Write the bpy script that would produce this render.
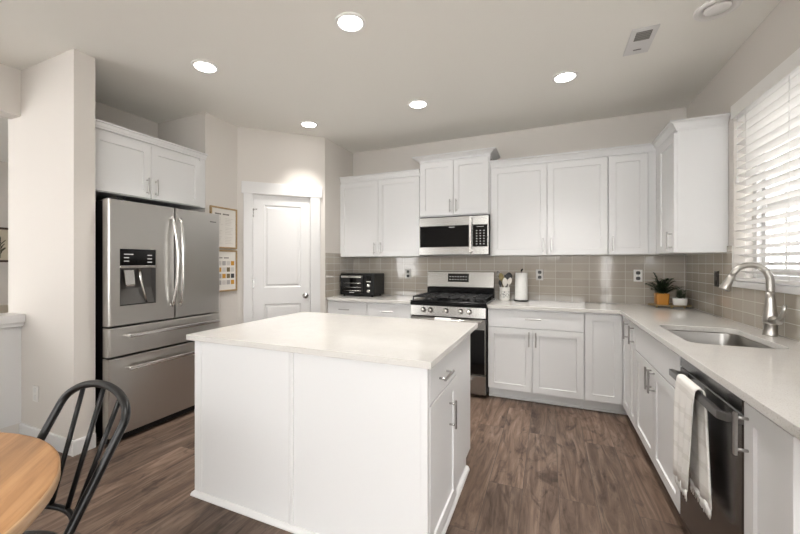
import bpy, bmesh, math, random
from mathutils import Vector, Matrix
R = random.Random(7)
PI = math.pi
sc = bpy.context.scene
COL = sc.collection
for o in list(bpy.data.objects):
    bpy.data.objects.remove(o)

# ------------------------------------------------------------------ camera
H = 2.72                                   # ceiling height
cd = bpy.data.cameras.new('camera')
cam = bpy.data.objects.new('camera', cd); COL.objects.link(cam)
cam.location = (-1.161, -4.218, 1.282)
cam.rotation_euler = (PI / 2, 0, math.radians(23.986))
cd.sensor_width = 36.0
cd.lens = 368.07 / 800 * 36
cd.shift_x = (400 - 384.74) / 800
cd.shift_y = -(267 - 263.53) / 800
cd.clip_start = 0.05
sc.camera = cam

# ------------------------------------------------------------------ light, exposure
w = bpy.data.worlds.new('world'); sc.world = w; w.use_nodes = True
bg = w.node_tree.nodes['Background']
bg.inputs[0].default_value = (1.0, 0.995, 0.985, 1)
bg.inputs[1].default_value = 7.0
sc.view_settings.view_transform = 'Standard'
sc.view_settings.look = 'None'
sc.view_settings.gamma = 1
sc.view_settings.use_curve_mapping = False
sc.view_settings.exposure = 0.62
LAMP_W = 4.5                              # each recessed lamp
LAMP_COL = (1.0, 0.965, 0.92)

# ------------------------------------------------------------------ materials
MATS = {}
def mat(name, col, rough=0.5, metal=0.0, spec=0.5, emit=None, estr=0, coat=0):
    if name in MATS: return MATS[name]
    m = bpy.data.materials.new(name); m.use_nodes = True
    b = m.node_tree.nodes['Principled BSDF']
    b.inputs['Base Color'].default_value = (*col, 1)
    b.inputs['Roughness'].default_value = rough
    b.inputs['Metallic'].default_value = metal
    b.inputs['Specular IOR Level'].default_value = spec
    if coat: b.inputs['Coat Weight'].default_value = coat
    if emit:
        b.inputs['Emission Color'].default_value = (*emit, 1)
        b.inputs['Emission Strength'].default_value = estr
    MATS[name] = m
    return m
def nt(m): return m.node_tree.nodes, m.node_tree.links, m.node_tree.nodes['Principled BSDF']
def coords(n, l, scale=(1, 1, 1), rot=(0, 0, 0), loc=(0, 0, 0)):
    tc = n.new('ShaderNodeTexCoord'); mp = n.new('ShaderNodeMapping')
    mp.inputs['Scale'].default_value = scale; mp.inputs['Rotation'].default_value = rot
    mp.inputs['Location'].default_value = loc
    l.new(tc.outputs['Object'], mp.inputs['Vector'])
    return mp.outputs['Vector']
def noise(n, l, vec, scale, detail=4, rough=.5, dist=0):
    t = n.new('ShaderNodeTexNoise'); t.inputs['Scale'].default_value = scale
    t.inputs['Detail'].default_value = detail; t.inputs['Roughness'].default_value = rough
    t.inputs['Distortion'].default_value = dist
    l.new(vec, t.inputs['Vector']); return t
def ramp(n, l, fac, stops):
    r = n.new('ShaderNodeValToRGB'); e = r.color_ramp.elements
    while len(e) < len(stops): e.new(.5)
    for i, (p, c) in enumerate(stops):
        e[i].position = p; e[i].color = (*c, 1) if len(c) == 3 else c
    l.new(fac, r.inputs['Fac']); return r
def mixc(n, l, a, b, fac, mode='MIX'):
    m = n.new('ShaderNodeMix'); m.data_type = 'RGBA'; m.blend_type = mode
    for s, v in ((m.inputs['Factor'], fac), (m.inputs['A'], a), (m.inputs['B'], b)):
        if hasattr(v, 'is_linked') or hasattr(v, 'links'): l.new(v, s)
        elif isinstance(v, (int, float)): s.default_value = v
        else: s.default_value = (*v, 1)
    return m.outputs['Result']
def bump(n, l, b, height, strength=.1, dist=.002):
    bp = n.new('ShaderNodeBump'); bp.inputs['Strength'].default_value = strength
    bp.inputs['Distance'].default_value = dist
    l.new(height, bp.inputs['Height']); l.new(bp.outputs['Normal'], b.inputs['Normal'])

def paint(name, col, rough=.85):
    m = mat(name, col, rough, spec=.3); n, l, b = nt(m)
    t = noise(n, l, coords(n, l), 220, 2)
    bump(n, l, b, t.outputs['Fac'], .05, .001)
    return m
WALL = paint('wall_paint', (.66, .625, .585))
CEIL = paint('ceiling_paint', (.86, .845, .80))
TRIMW = mat('trim_white', (.70, .695, .69), .4)
CABW = mat('cabinet_white', (.70, .70, .70), .36)
DOORW = mat('door_white', (.74, .735, .73), .42)

def floor_mat():
    m = mat('vinyl_planks', (.2, .15, .12), .42, spec=.35); n, l, b = nt(m)
    v = coords(n, l, rot=(0, 0, PI / 2))
    br = n.new('ShaderNodeTexBrick'); l.new(v, br.inputs['Vector'])
    br.offset = .37; br.offset_frequency = 2
    br.inputs['Scale'].default_value = 1
    br.inputs['Brick Width'].default_value = 1.22; br.inputs['Row Height'].default_value = .185
    br.inputs['Mortar Size'].default_value = .0016; br.inputs['Mortar Smooth'].default_value = .3
    br.inputs['Color1'].default_value = (0, 0, 0, 1); br.inputs['Color2'].default_value = (1, 1, 1, 1)
    br.inputs['Mortar'].default_value = (.5, .5, .5, 1)
    # shift the grain from plank to plank
    tc = n.new('ShaderNodeTexCoord')
    add = n.new('ShaderNodeVectorMath'); add.operation = 'MULTIPLY_ADD'
    l.new(br.outputs['Color'], add.inputs[0]); add.inputs[1].default_value = (7, 13, 3)
    l.new(tc.outputs['Object'], add.inputs[2])
    mp = n.new('ShaderNodeMapping'); mp.inputs['Scale'].default_value = (16, 1.5, 1)
    l.new(add.outputs[0], mp.inputs['Vector'])
    g = noise(n, l, mp.outputs['Vector'], 1.0, 9, .66, 1.5)
    mp2 = n.new('ShaderNodeMapping'); mp2.inputs['Scale'].default_value = (7, 2.2, 1)
    l.new(add.outputs[0], mp2.inputs['Vector'])
    k = noise(n, l, mp2.outputs['Vector'], 1.3, 5, .6, 1.6)
    grain = ramp(n, l, g.outputs['Fac'], [(.27, (.040, .024, .017)), (.5, (.118, .079, .058)), (.72, (.215, .157, .122))])
    knots = ramp(n, l, k.outputs['Fac'], [(.32, (.30, .26, .24)), (.46, (1, 1, 1)), (.75, (1.12, 1.1, 1.08))])
    c = mixc(n, l, grain.outputs['Color'], knots.outputs['Color'], .85, 'MULTIPLY')
    tint = ramp(n, l, br.outputs['Color'], [(0, (.80, .79, .78)), (.5, (1, 1, 1)), (1, (1.24, 1.22, 1.2))])
    c = mixc(n, l, c, tint.outputs['Color'], 1.0, 'MULTIPLY')
    c = mixc(n, l, c, (.06, .045, .036), br.outputs['Fac'])
    l.new(c, b.inputs['Base Color'])
    rr = ramp(n, l, g.outputs['Fac'], [(.3, (.5, .5, .5)), (.7, (.36, .36, .36))])
    l.new(rr.outputs['Color'], b.inputs['Roughness'])
    bump(n, l, b, g.outputs['Fac'], .12, .0015)
    return m
FLOOR = floor_mat()

def tile_mat(name, axis):
    m = mat(name, (.3, .28, .25), .1, spec=.55); n, l, b = nt(m)
    # world-aligned: u along the wall, v up
    tc = n.new('ShaderNodeTexCoord'); sp = n.new('ShaderNodeSeparateXYZ'); cb = n.new('ShaderNodeCombineXYZ')
    l.new(tc.outputs['Object'], sp.inputs[0])
    l.new(sp.outputs[axis], cb.inputs['X']); l.new(sp.outputs['Z'], cb.inputs['Y'])
    mp = n.new('ShaderNodeMapping'); mp.inputs['Location'].default_value = (.02, -.892, 0)
    l.new(cb.outputs[0], mp.inputs['Vector'])
    br = n.new('ShaderNodeTexBrick'); br.offset = 0; l.new(mp.outputs[0], br.inputs['Vector'])
    br.inputs['Scale'].default_value = 1; br.inputs['Brick Width'].default_value = .1535
    br.inputs['Row Height'].default_value = .0775; br.inputs['Mortar Size'].default_value = .0017
    br.inputs['Mortar Smooth'].default_value = .15
    br.inputs['Color1'].default_value = (.385, .345, .295, 1); br.inputs['Color2'].default_value = (.435, .395, .34, 1)
    br.inputs['Mortar'].default_value = (.60, .585, .55, 1)
    l.new(br.outputs['Color'], b.inputs['Base Color'])
    rr = ramp(n, l, br.outputs['Fac'], [(0, (.07, .07, .07)), (1, (.7, .7, .7))])
    l.new(rr.outputs['Color'], b.inputs['Roughness'])
    nz = noise(n, l, mp.outputs[0], 9, 2)
    mth = n.new('ShaderNodeMath'); mth.operation = 'MULTIPLY_ADD'
    l.new(br.outputs['Fac'], mth.inputs[0]); mth.inputs[1].default_value = -.5
    l.new(nz.outputs['Fac'], mth.inputs[2])
    bump(n, l, b, mth.outputs[0], .25, .003)
    return m
TILEX = tile_mat('tile_back', 'X'); TILEY = tile_mat('tile_right', 'Y')

def quartz():
    m = mat('white_quartz', (.74, .725, .70), .08, spec=.55); n, l, b = nt(m)
    v = coords(n, l)
    t = noise(n, l, v, 260, 2, .6); t2 = noise(n, l, v, 14, 4, .6)
    r = ramp(n, l, t.outputs['Fac'], [(.30, (.40, .37, .33)), (.38, (.625, .608, .58)), (.7, (.67, .655, .63))])
    r2 = ramp(n, l, t2.outputs['Fac'], [(.3, (.96, .955, .95)), (.7, (1, 1, 1))])
    l.new(mixc(n, l, r.outputs['Color'], r2.outputs['Color'], 1.0, 'MULTIPLY'), b.inputs['Base Color'])
    return m
QUARTZ = quartz()

def brushed(name, col, rough, scale, s=.18):
    m = mat(name, col, rough, 1.0); n, l, b = nt(m)
    w_ = noise(n, l, coords(n, l, scale=[min(5.0, max(.25, c / 40)) for c in scale]), 1, 1, .4)
    bump(n, l, b, w_.outputs['Fac'], .22, .008)
    return m
STEEL = brushed('brushed_steel', (.60, .585, .56), .29, (260, 260, 3))
STEELH = brushed('brushed_steel_horizontal', (.43, .42, .40), .26, (3, 260, 260))
STEELD = brushed('dark_steel_side', (.30, .29, .28), .35, (200, 200, 3))
SINKS = brushed('sink_steel', (.40, .385, .365), .3, (4, 160, 160))
NICKEL = mat('brushed_nickel', (.52, .50, .47), .3, 1.0)
PULL = mat('pull_nickel', (.42, .41, .40), .32, 1.0)
HANDLE = mat('polished_handle', (.72, .71, .69), .2, 1.0)
BLKST = brushed('black_stainless', (.17, .17, .172), .24, (3, 240, 3), .2)
BLK = mat('black_plastic', (.008, .008, .008), .4, spec=.25)
BLKG = mat('black_glass', (.005, .005, .0055), .06, spec=.4)
BLKE = mat('black_enamel', (.007, .007, .0075), .16, spec=.35)
IRON = mat('cast_iron', (.009, .009, .0095), .42, spec=.4)
GREYP = mat('grey_plastic', (.16, .155, .15), .4)
WHITE = mat('white_gloss', (.80, .79, .77), .25)
WHITEM = mat('white_matte', (.80, .79, .77), .7)
BLIND = mat('blind_white', (.80, .785, .765), .5)
CHAIRB = mat('chair_black', (.007, .007, .0075), .33, spec=.35)
DARK = mat('dark_gap', (.02, .02, .02), .8)
LENS = mat('lamp_lens', (.9, .9, .9), .5, emit=(1, .97, .92), estr=9)
MARK = mat('pale_print', (.55, .55, .54), .4)
CHROME = mat('satin_chrome', (.45, .44, .43), .22, 1.0)

def wood(name, c0, c1, c2, sx=(2, 30, 30), rough=.4, det=6):
    m = mat(name, c1, rough); n, l, b = nt(m)
    t = noise(n, l, coords(n, l, scale=sx), 1, det, .6, .8)
    r = ramp(n, l, t.outputs['Fac'], [(.28, c0), (.5, c1), (.74, c2)])
    l.new(r.outputs['Color'], b.inputs['Base Color'])
    return m
def table_wood():
    m = mat('oak_table', (.5, .28, .13), .42); n, l, b = nt(m)
    v = coords(n, l, rot=(0, 0, math.radians(45)))
    br = n.new('ShaderNodeTexBrick'); br.offset = .4; l.new(v, br.inputs['Vector'])
    br.inputs['Scale'].default_value = 1; br.inputs['Brick Width'].default_value = 1.7
    br.inputs['Row Height'].default_value = .105; br.inputs['Mortar Size'].default_value = 0
    br.inputs['Color1'].default_value = (0, 0, 0, 1); br.inputs['Color2'].default_value = (1, 1, 1, 1)
    ad = n.new('ShaderNodeVectorMath'); ad.operation = 'MULTIPLY_ADD'
    l.new(br.outputs['Color'], ad.inputs[0]); ad.inputs[1].default_value = (5, 9, 2); l.new(v, ad.inputs[2])
    mp = n.new('ShaderNodeMapping'); mp.inputs['Scale'].default_value = (3, 34, 10); l.new(ad.outputs[0], mp.inputs['Vector'])
    t = noise(n, l, mp.outputs[0], 1, 6, .6, .7)
    r = ramp(n, l, t.outputs['Fac'], [(.25, (.25, .12, .048)), (.5, (.37, .195, .085)), (.75, (.46, .265, .125))])
    tint = ramp(n, l, br.outputs['Color'], [(0, (.86, .85, .83)), (1, (1.1, 1.1, 1.1))])
    c = mixc(n, l, r.outputs['Color'], tint.outputs['Color'], 1.0, 'MULTIPLY')
    k = noise(n, l, mp.outputs[0], .35, 2, .5, .3)
    kr = ramp(n, l, k.outputs['Fac'], [(.22, (.45, .35, .3)), (.30, (1, 1, 1))])
    l.new(mixc(n, l, c, kr.outputs['Color'], 1.0, 'MULTIPLY'), b.inputs['Base Color'])
    return m
OAK = table_wood()
OAKE = wood('oak_edge', (.40, .23, .11), (.50, .31, .165), (.58, .385, .22), (6, 6, 60))
FRAMEW = wood('frame_wood', (.26, .17, .07), (.36, .24, .11), (.44, .30, .15), (20, 20, 60))

# ------------------------------------------------------------------ geometry helpers
def box(bm, x0, x1, y0, y1, z0, z1, bev=0, seg=1):
    r = bmesh.ops.create_cube(bm, size=1)
    vs = r['verts']
    for v in vs:
        v.co = Vector((x0 + (x1 - x0) * (v.co.x + .5), y0 + (y1 - y0) * (v.co.y + .5), z0 + (z1 - z0) * (v.co.z + .5)))
    if bev:
        es = list({e for v in vs for e in v.link_edges})
        bmesh.ops.bevel(bm, geom=es, offset=bev, segments=seg, affect='EDGES', profile=.5)
def frame_at(t):
    t = t.normalized()
    a = Vector((0, 0, 1)) if abs(t.z) < .9 else Vector((1, 0, 0))
    u = t.cross(a).normalized(); return u, u.cross(t).normalized()
def sweep(bm, pts, rad, seg=10, closed=False, cap=True, flat=1.0):
    pts = [Vector(p) for p in pts]; n = len(pts)
    if not hasattr(rad, '__len__'): rad = [rad] * n
    u = None; rings = []
    for i, p in enumerate(pts):
        if closed: t = (pts[(i + 1) % n] - pts[i - 1])
        else: t = pts[min(i + 1, n - 1)] - pts[max(i - 1, 0)]
        t.normalize()
        if u is None: u, v = frame_at(t)
        else:
            u = (u - t * u.dot(t)).normalized(); v = u.cross(t).normalized()
        rings.append([bm.verts.new(p + (u * math.cos(a) + v * math.sin(a) * flat) * rad[i])
                      for a in [2 * PI * k / seg for k in range(seg)]])
    m = n if closed else n - 1
    for i in range(m):
        A, B = rings[i], rings[(i + 1) % n]
        for k in range(seg):
            f = bm.faces.new((A[k], A[(k + 1) % seg], B[(k + 1) % seg], B[k])); f.smooth = True
    if cap and not closed:
        bm.faces.new(rings[0][::-1]); bm.faces.new(rings[-1])
def cyl(bm, p0, p1, r, seg=16, r2=None):
    sweep(bm, [p0, p1], [r, r if r2 is None else r2], seg)
def lathe(bm, prof, c=(0, 0, 0), seg=32, axis='z', smooth=True, cap=True):
    rings = []
    for r, z in prof:
        ring = []
        for k in range(seg):
            a = 2 * PI * k / seg
            p = (r * math.cos(a), r * math.sin(a), z)
            if axis == 'y': p = (p[0], p[2], p[1])
            if axis == 'x': p = (p[2], p[0], p[1])
            ring.append(bm.verts.new(Vector(c) + Vector(p)))
        rings.append(ring)
    for A, B in zip(rings[:-1], rings[1:]):
        for k in range(seg):
            f = bm.faces.new((A[k], A[(k + 1) % seg], B[(k + 1) % seg], B[k])); f.smooth = smooth
    for ring in (rings[0], rings[-1]) if cap else ():
        try: bm.faces.new(ring)
        except ValueError: pass
def rings_mesh(bm, loops, close_last=True, close_first=False):
    """bridge a list of equally long vertex loops"""
    L = [[bm.verts.new(p) for p in lp] for lp in loops]
    n = len(L[0])
    for A, B in zip(L[:-1], L[1:]):
        for k in range(n): bm.faces.new((A[k], A[(k + 1) % n], B[(k + 1) % n], B[k]))
    if close_last: bm.faces.new(L[-1])
    if close_first: bm.faces.new(L[0][::-1])
def rect(x0, x1, z0, z1, y): return [(x0, y, z0), (x1, y, z0), (x1, y, z1), (x0, y, z1)]
def slab(bm, x0, x1, z0, z1, t=.02, ch=.0015, y=0):
    """flat front, face at y-t"""
    rings_mesh(bm, [rect(x0, x1, z0, z1, y), rect(x0, x1, z0, z1, y - t + ch),
                    rect(x0 + ch, x1 - ch, z0 + ch, z1 - ch, y - t)], True, True)
def shaker(bm, x0, x1, z0, z1, t=.02, st=.057, dep=.009, ch=.0015, y=0):
    rings_mesh(bm, [rect(x0, x1, z0, z1, y), rect(x0, x1, z0, z1, y - t + ch),
                    rect(x0 + ch, x1 - ch, z0 + ch, z1 - ch, y - t),
                    rect(x0 + st, x1 - st, z0 + st, z1 - st, y - t),
                    rect(x0 + st + .002, x1 - st - .002, z0 + st + .002, z1 - st - .002, y - t + dep)], True, True)
def poly_extrude(bm, outer, z0, z1, holes=()):
    es = []
    for lp in [outer, *holes]:
        vs = [bm.verts.new((x, y, z1)) for x, y in lp]
        es += [bm.edges.new((vs[i], vs[(i + 1) % len(vs)])) for i in range(len(vs))]
    r = bmesh.ops.triangle_fill(bm, edges=es, use_beauty=True)
    fs = [g for g in r['geom'] if isinstance(g, bmesh.types.BMFace)]
    ex = bmesh.ops.extrude_face_region(bm, geom=fs)
    for v in ex['geom']:
        if isinstance(v, bmesh.types.BMVert): v.co.z = z0
def profile_sweep(bm, path, prof):
    """prof: (outward, z) pairs; path: (x, y) list, outward = right of travel; mitred"""
    n = len(path); P = [Vector(p) for p in path]; loops = []
    for i in range(n):
        d0 = (P[i] - P[i - 1]).normalized() if i else None
        d1 = (P[i + 1] - P[i]).normalized() if i < n - 1 else None
        n0 = Vector((d0.y, -d0.x)) if d0 else None; n1 = Vector((d1.y, -d1.x)) if d1 else None
        if n0 is None: nn = n1
        elif n1 is None: nn = n0
        else:
            nn = (n0 + n1).normalized(); nn = nn / nn.dot(n0)
        loops.append([bm.verts.new((P[i].x + nn.x * a, P[i].y + nn.y * a, z)) for a, z in prof])
    m = len(prof)
    for A, B in zip(loops[:-1], loops[1:]):
        for k in range(m): bm.faces.new((A[k], B[k], B[(k + 1) % m], A[(k + 1) % m]))
    bm.faces.new(loops[0]); bm.faces.new(loops[-1][::-1])
def rrect(x0, x1, y0, y1, r, n=6):
    out = []
    for cx, cy, a0 in ((x1 - r, y1 - r, 0), (x0 + r, y1 - r, 90), (x0 + r, y0 + r, 180), (x1 - r, y0 + r, 270)):
        for k in range(n + 1):
            a = math.radians(a0 + 90 * k / n); out.append((cx + r * math.cos(a), cy + r * math.sin(a)))
    return out
def B(): return bmesh.new()
def obj(name, bm, m, parent=None, bev=0, smooth=False, loc=None):
    bmesh.ops.recalc_face_normals(bm, faces=bm.faces)
    me = bpy.data.meshes.new(name); bm.to_mesh(me); bm.free()
    me.materials.append(m)
    o = bpy.data.objects.new(name, me); COL.objects.link(o)
    if parent: o.parent = parent
    if loc: o.location = loc
    if bev:
        md = o.modifiers.new('bevel', 'BEVEL'); md.width = bev; md.segments = 2; md.limit_method = 'ANGLE'
        md.angle_limit = math.radians(40); md.harden_normals = False
    if smooth:
        for p in me.polygons: p.use_smooth = True
    return o
def thing(name, label, cat, loc=(0, 0, 0), rz=0, group=None):
    o = bpy.data.objects.new(name, None); COL.objects.link(o); o.empty_display_size = .1
    o.location = loc; o.rotation_euler = (0, 0, rz)
    o['label'] = label; o['category'] = cat
    if group: o['group'] = group
    return o
def tag(o, label, cat, group=None):
    o['label'] = label; o['category'] = cat
    if group: o['group'] = group
    return o
def struct(name, bm, m, parent=None, bev=0, loc=None):
    o = obj(name, bm, m, parent, bev, loc=loc)
    if not parent: o['kind'] = 'structure'
    return o
def wallbox(name, x0, x1, y0, y1, z0, z1, m=None):
    b = B(); box(b, x0, x1, y0, y1, z0, z1); return struct(name, b, m or WALL)

# ------------------------------------------------------------------ room shell
YR = -7.6                                   # rear wall of the open-plan room
WX = -4.75                                  # plane of the left wall
b = B(); box(b, -8.2, .12, YR - .1, .12, -.1, 0); struct('floor', b, FLOOR)
b = B(); box(b, -8.2, .12, YR - .1, .12, H, H + .12); struct('ceiling', b, CEIL)
wallbox('wall_back', -8.2, .12, 0, .12, 0, H)
# right wall with the window opening and an unseen opening added for light
WY0, WY1, WZ0, WZ1 = -2.42, -.94, 1.15, 2.36
b = B()
box(b, 0, .16, WY1, 0, 0, H); box(b, 0, .16, -4.6, WY0, 0, H); box(b, 0, .16, YR, -7.2, 0, H); box(b, 0, .16, -7.2, -4.6, 2.45, H)
box(b, 0, .16, WY0, WY1, 0, WZ0); box(b, 0, .16, WY0, WY1, WZ1, H)
struct('wall_right', b, WALL)
# pantry: short side wall, diagonal door wall, wall with the pictures, alcove return
PA, PB = (-3.49, -.66), (-4.14, -1.32)
wallbox('wall_left', -3.59, -3.49, -.66, 0, 0, H)
b = B()
s2 = math.sqrt(.5); DL = math.hypot(PA[0] - PB[0], PA[1] - PB[1])
DX0, DX1, DZ = .146, .762, 2.02             # door opening along the diagonal
def dg(t, off, z): return (PB[0] + (PA[0] - PB[0]) * t / DL + off * s2 * -1, PB[1] + (PA[1] - PB[1]) * t / DL + off * s2, z)
def dbox(b, t0, t1, o0, o1, z0, z1):
    vs = [b.verts.new(dg(t, o, z)) for z in (z0, z1) for t, o in ((t0, o0), (t1, o0), (t1, o1), (t0, o1))]
    for f in ((0, 1, 2, 3), (4, 5, 6, 7), (0, 1, 5, 4), (1, 2, 6, 5), (2, 3, 7, 6), (3, 0, 4, 7)):
        b.faces.new([vs[i] for i in f])
dbox(b, 0, DX0, 0, .1, 0, H); dbox(b, DX1, DL, 0, .1, 0, H); dbox(b, DX0, DX1, 0, .1, DZ, H)
struct('wall_diagonal', b, WALL)
wallbox('wall_pantry', -4.24, -4.14, -1.715, -1.32, 0, H)
wallbox('wall_alcove', -4.82, -4.24, -1.715, -1.615, 0, H)
wallbox('wall_behind_fridge', -4.94, -4.82, -2.687, -1.615, 0, H)
wallbox('wall_stub', -4.94, -4.06, -2.815, -2.687, 0, H)
# left wall: header over, half wall under the opening to the next room
wallbox('wall_header', -4.90, WX, -7.2, -2.815, 2.378, H)
wallbox('wall_half', -4.90, WX, -7.2, -2.815, 0, .85)
wallbox('wall_left_rear', -4.90, WX, YR, -7.2, 0, H)  # opening lengthened out of view to let more light in from the left
b = B(); box(b, -4.93, -4.683, -7.2, -2.816, .85, .908, .003); box(b, -4.92, -4.70, -7.2, -2.816, .82, .85, .003); struct('trim_half_wall_cap', b, TRIMW)
b = B(); box(b, -4.75, -4.742, -7.2, -2.816, .1, .82); struct('trim_half_wall_panel', b, TRIMW)
# far room
wallbox('wall_far', -8.3, -8.2, YR, .12, 0, H)
# rear wall: unseen behind the camera, its unglazed openings added to let sky light in
b = B()
box(b, -8.2, -7.6, YR - .1, YR, 0, H); box(b, -5.2, -2.6, YR - .1, YR, 0, H); box(b, -.2, .16, YR - .1, YR, 0, H)
box(b, -2.6, -.2, YR - .1, YR, 0, 1.5); box(b, -2.6, -.2, YR - .1, YR, 2.62, H)
box(b, -7.6, -5.2, YR - .1, YR, 2.45, H)
struct('wall_rear', b, WALL)

# baseboards and shoe
def baseboard(name, path, h=.1):
    b = B(); profile_sweep(b, path, [(0, 0), (.014, 0), (.014, h - .008), (.010, h), (0, h)]); return struct(name, b, TRIMW)
baseboard('baseboard_stub', [(-4.74, -2.815), (-4.06, -2.815), (-4.06, -2.69)][::1])
baseboard('baseboard_pantry', [(-4.14, -1.7), (-4.14, -1.32)][::1])

# backsplash tile
def splash(name, segs, m):
    b = B()
    for s in segs: box(b, *s)
    return struct(name, b, m)
splash('trim_backsplash_back', [(-3.489, -.0005, -.010, -.0005, .892, 1.362)], TILEX)
splash('trim_backsplash_left', [(-3.4895, -3.480, -.655, -.0105, .892, 1.405)], TILEY)
splash('trim_backsplash_right', [(-.010, -.0005, -.94, -.0105, .892, 1.405), (-.010, -.0005, -3.4, -.94, .892, 1.125)], TILEY)

# ------------------------------------------------------------------ pantry door with casing
b = B()
dbox(b, DX0 - .088, DX0 + .004, -.016, .001, 0, DZ + .004); dbox(b, DX1 - .004, DX1 + .088 + .02, -.016, .001, 0, DZ + .004)
struct('trim_door_casing', b, TRIMW, bev=.002)
b = B(); dbox(b, DX0 - .108, DX1 + .128, -.020, .001, DZ + .004, DZ + .128)
struct('trim_door_head', b, TRIMW, bev=.002)
ang = math.atan2(PA[1] - PB[1], PA[0] - PB[0])
dw = DX1 - DX0 - .012
def door_slab():
    b = B(); W, Z1 = dw, 2.008
    pan = [(.115, W - .10, 1.015, 1.905), (.115, W - .10, .16, .835)]
    xs = sorted({0, W, .115, W - .10}); zs = [0, .16, .835, 1.015, 1.905, Z1]
    g = {}
    def V(x, y, z):
        k = (round(x, 4), round(y, 4), round(z, 4))
        if k not in g: g[k] = b.verts.new(k)
        return g[k]
    for i in range(3):
        for j in range(5):
            x0, x1, z0, z1 = xs[i], xs[i + 1], zs[j], zs[j + 1]
            if i == 1 and j in (1, 3):
                lp = [[(x0 + a, y, z0 + a), (x1 - a, y, z0 + a), (x1 - a, y, z1 - a), (x0 + a, y, z1 - a)]
                      for a, y in ((0, -.035), (.006, -.029), (.020, -.027), (.036, -.033))]
                for A, C in zip(lp[:-1], lp[1:]):
                    for k in range(4): b.faces.new([V(*A[k]), V(*A[(k + 1) % 4]), V(*C[(k + 1) % 4]), V(*C[k])])
                b.faces.new([V(*p) for p in lp[-1]])
            else:
                b.faces.new([V(x0, -.035, z0), V(x1, -.035, z0), V(x1, -.035, z1), V(x0, -.035, z1)])
    bk = [V(0, 0, 0), V(W, 0, 0), V(W, 0, Z1), V(0, 0, Z1)]
    b.faces.new(bk[::-1])
    b.faces.new([V(x, -.035, 0) for x in xs][::-1] + [bk[0], bk[1]]); b.faces.new([V(x, -.035, Z1) for x in xs] + [bk[2], bk[3]])
    b.faces.new([V(0, -.035, z) for z in zs] + [bk[3], bk[0]]); b.faces.new([V(W, -.035, z) for z in zs][::-1] + [bk[1], bk[2]])
    return b
door = struct('door_1', door_slab(), DOORW)
door.location = dg(DX0 + .006, .042, .008); door.rotation_euler = (0, 0, ang)
b = B()
lathe(b, [(.031, -.035), (.031, -.040), (.012, -.043), (.011, -.058), (.026, -.066), (.030, -.078), (.026, -.090), (.010, -.096), (.001, -.097)], (dw - .052, 0, .915), 24, 'y')
obj('door_knob', b, CHROME, door)
for z in (1.815, 1.06, .22):
    b = B(); box(b, -.010, .010, -.040, -.034, z - .045, z + .045, .001); cyl(b, (-.001, -.042, z - .046), (-.001, -.042, z + .046), .005, 8)
    obj('hinge', b, CHROME, door)
b = B(); cyl(b, (.0, -.045, 1.852), (.035, -.062, 1.852), .004, 8); cyl(b, (.035, -.062, 1.852), (.040, -.064, 1.852), .008, 10)
obj('hinge_stop', b, CHROME, door)
b = B(); dbox(b, DX0 - .001, DX0 + .0035, .0, .1, 0, DZ); dbox(b, DX1 - .0035, DX1 + .001, .0, .1, 0, DZ); dbox(b, DX0, DX1, .0, .1, DZ - .003, DZ + .001)
struct('trim_door_jamb', b, TRIMW)

# ------------------------------------------------------------------ window, outside
b = B(); box(b, -.028, .10, WY0 - .0, WY1 + .0, WZ0 - .024, WZ0 + .012, .004)
struct('trim_window_sill', b, TRIMW)
def ring_frame(b, y0, y1, z0, z1, x0, x1, t):
    box(b, x0, x1, y0, y0 + t, z0, z1); box(b, x0, x1, y1 - t, y1, z0, z1)
    box(b, x0, x1, y0 + t, y1 - t, z0, z0 + t); box(b, x0, x1, y0 + t, y1 - t, z1 - t, z1)
b = B(); ring_frame(b, WY0, WY1, WZ0 + .012, WZ1, .10, .155, .045)
win = struct('window_1', b, TRIMW)
for i, (y0, y1) in enumerate(((WY0 + .047, (WY0 + WY1) / 2 + .02), ((WY0 + WY1) / 2 - .02, WY1 - .047))):
    xo = .108 + .02 * i
    b = B(); ring_frame(b, y0, y1, WZ0 + .06, WZ1 - .047, xo, xo + .02, .04)
    s_ = obj('sash', b, TRIMW, win)
    b = B(); n = 3
    for k in range(1, n):
        y = y0 + .04 + (y1 - y0 - .08) * k / n; box(b, xo + .006, xo + .014, y - .009, y + .009, WZ0 + .1, WZ1 - .09)
    for k in range(1, 5):
        z = WZ0 + .1 + (WZ1 - WZ0 - .19) * k / 5; box(b, xo + .0065, xo + .0135, y0 + .04, y1 - .04, z - .009, z + .009)
    obj('window_grid', b, TRIMW, s_)
    b = B(); box(b, xo + .008, xo + .012, y0 + .038, y1 - .038, WZ0 + .098, WZ1 - .085)
    g = mat('window_glass', (1, 1, 1), 0.0)
    if not g.get('done'):
        n_, l_, p_ = nt(g); tr = n_.new('ShaderNodeBsdfTransparent'); gl = n_.new('ShaderNodeBsdfGlossy'); gl.inputs['Roughness'].default_value = 0
        mx = n_.new('ShaderNodeMixShader'); mx.inputs[0].default_value = .06
        l_.new(tr.outputs[0], mx.inputs[1]); l_.new(gl.outputs[0], mx.inputs[2])
        l_.new(mx.outputs[0], n_['Material Output'].inputs['Surface']); g['done'] = 1
    obj('glass', b, g, s_)
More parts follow.
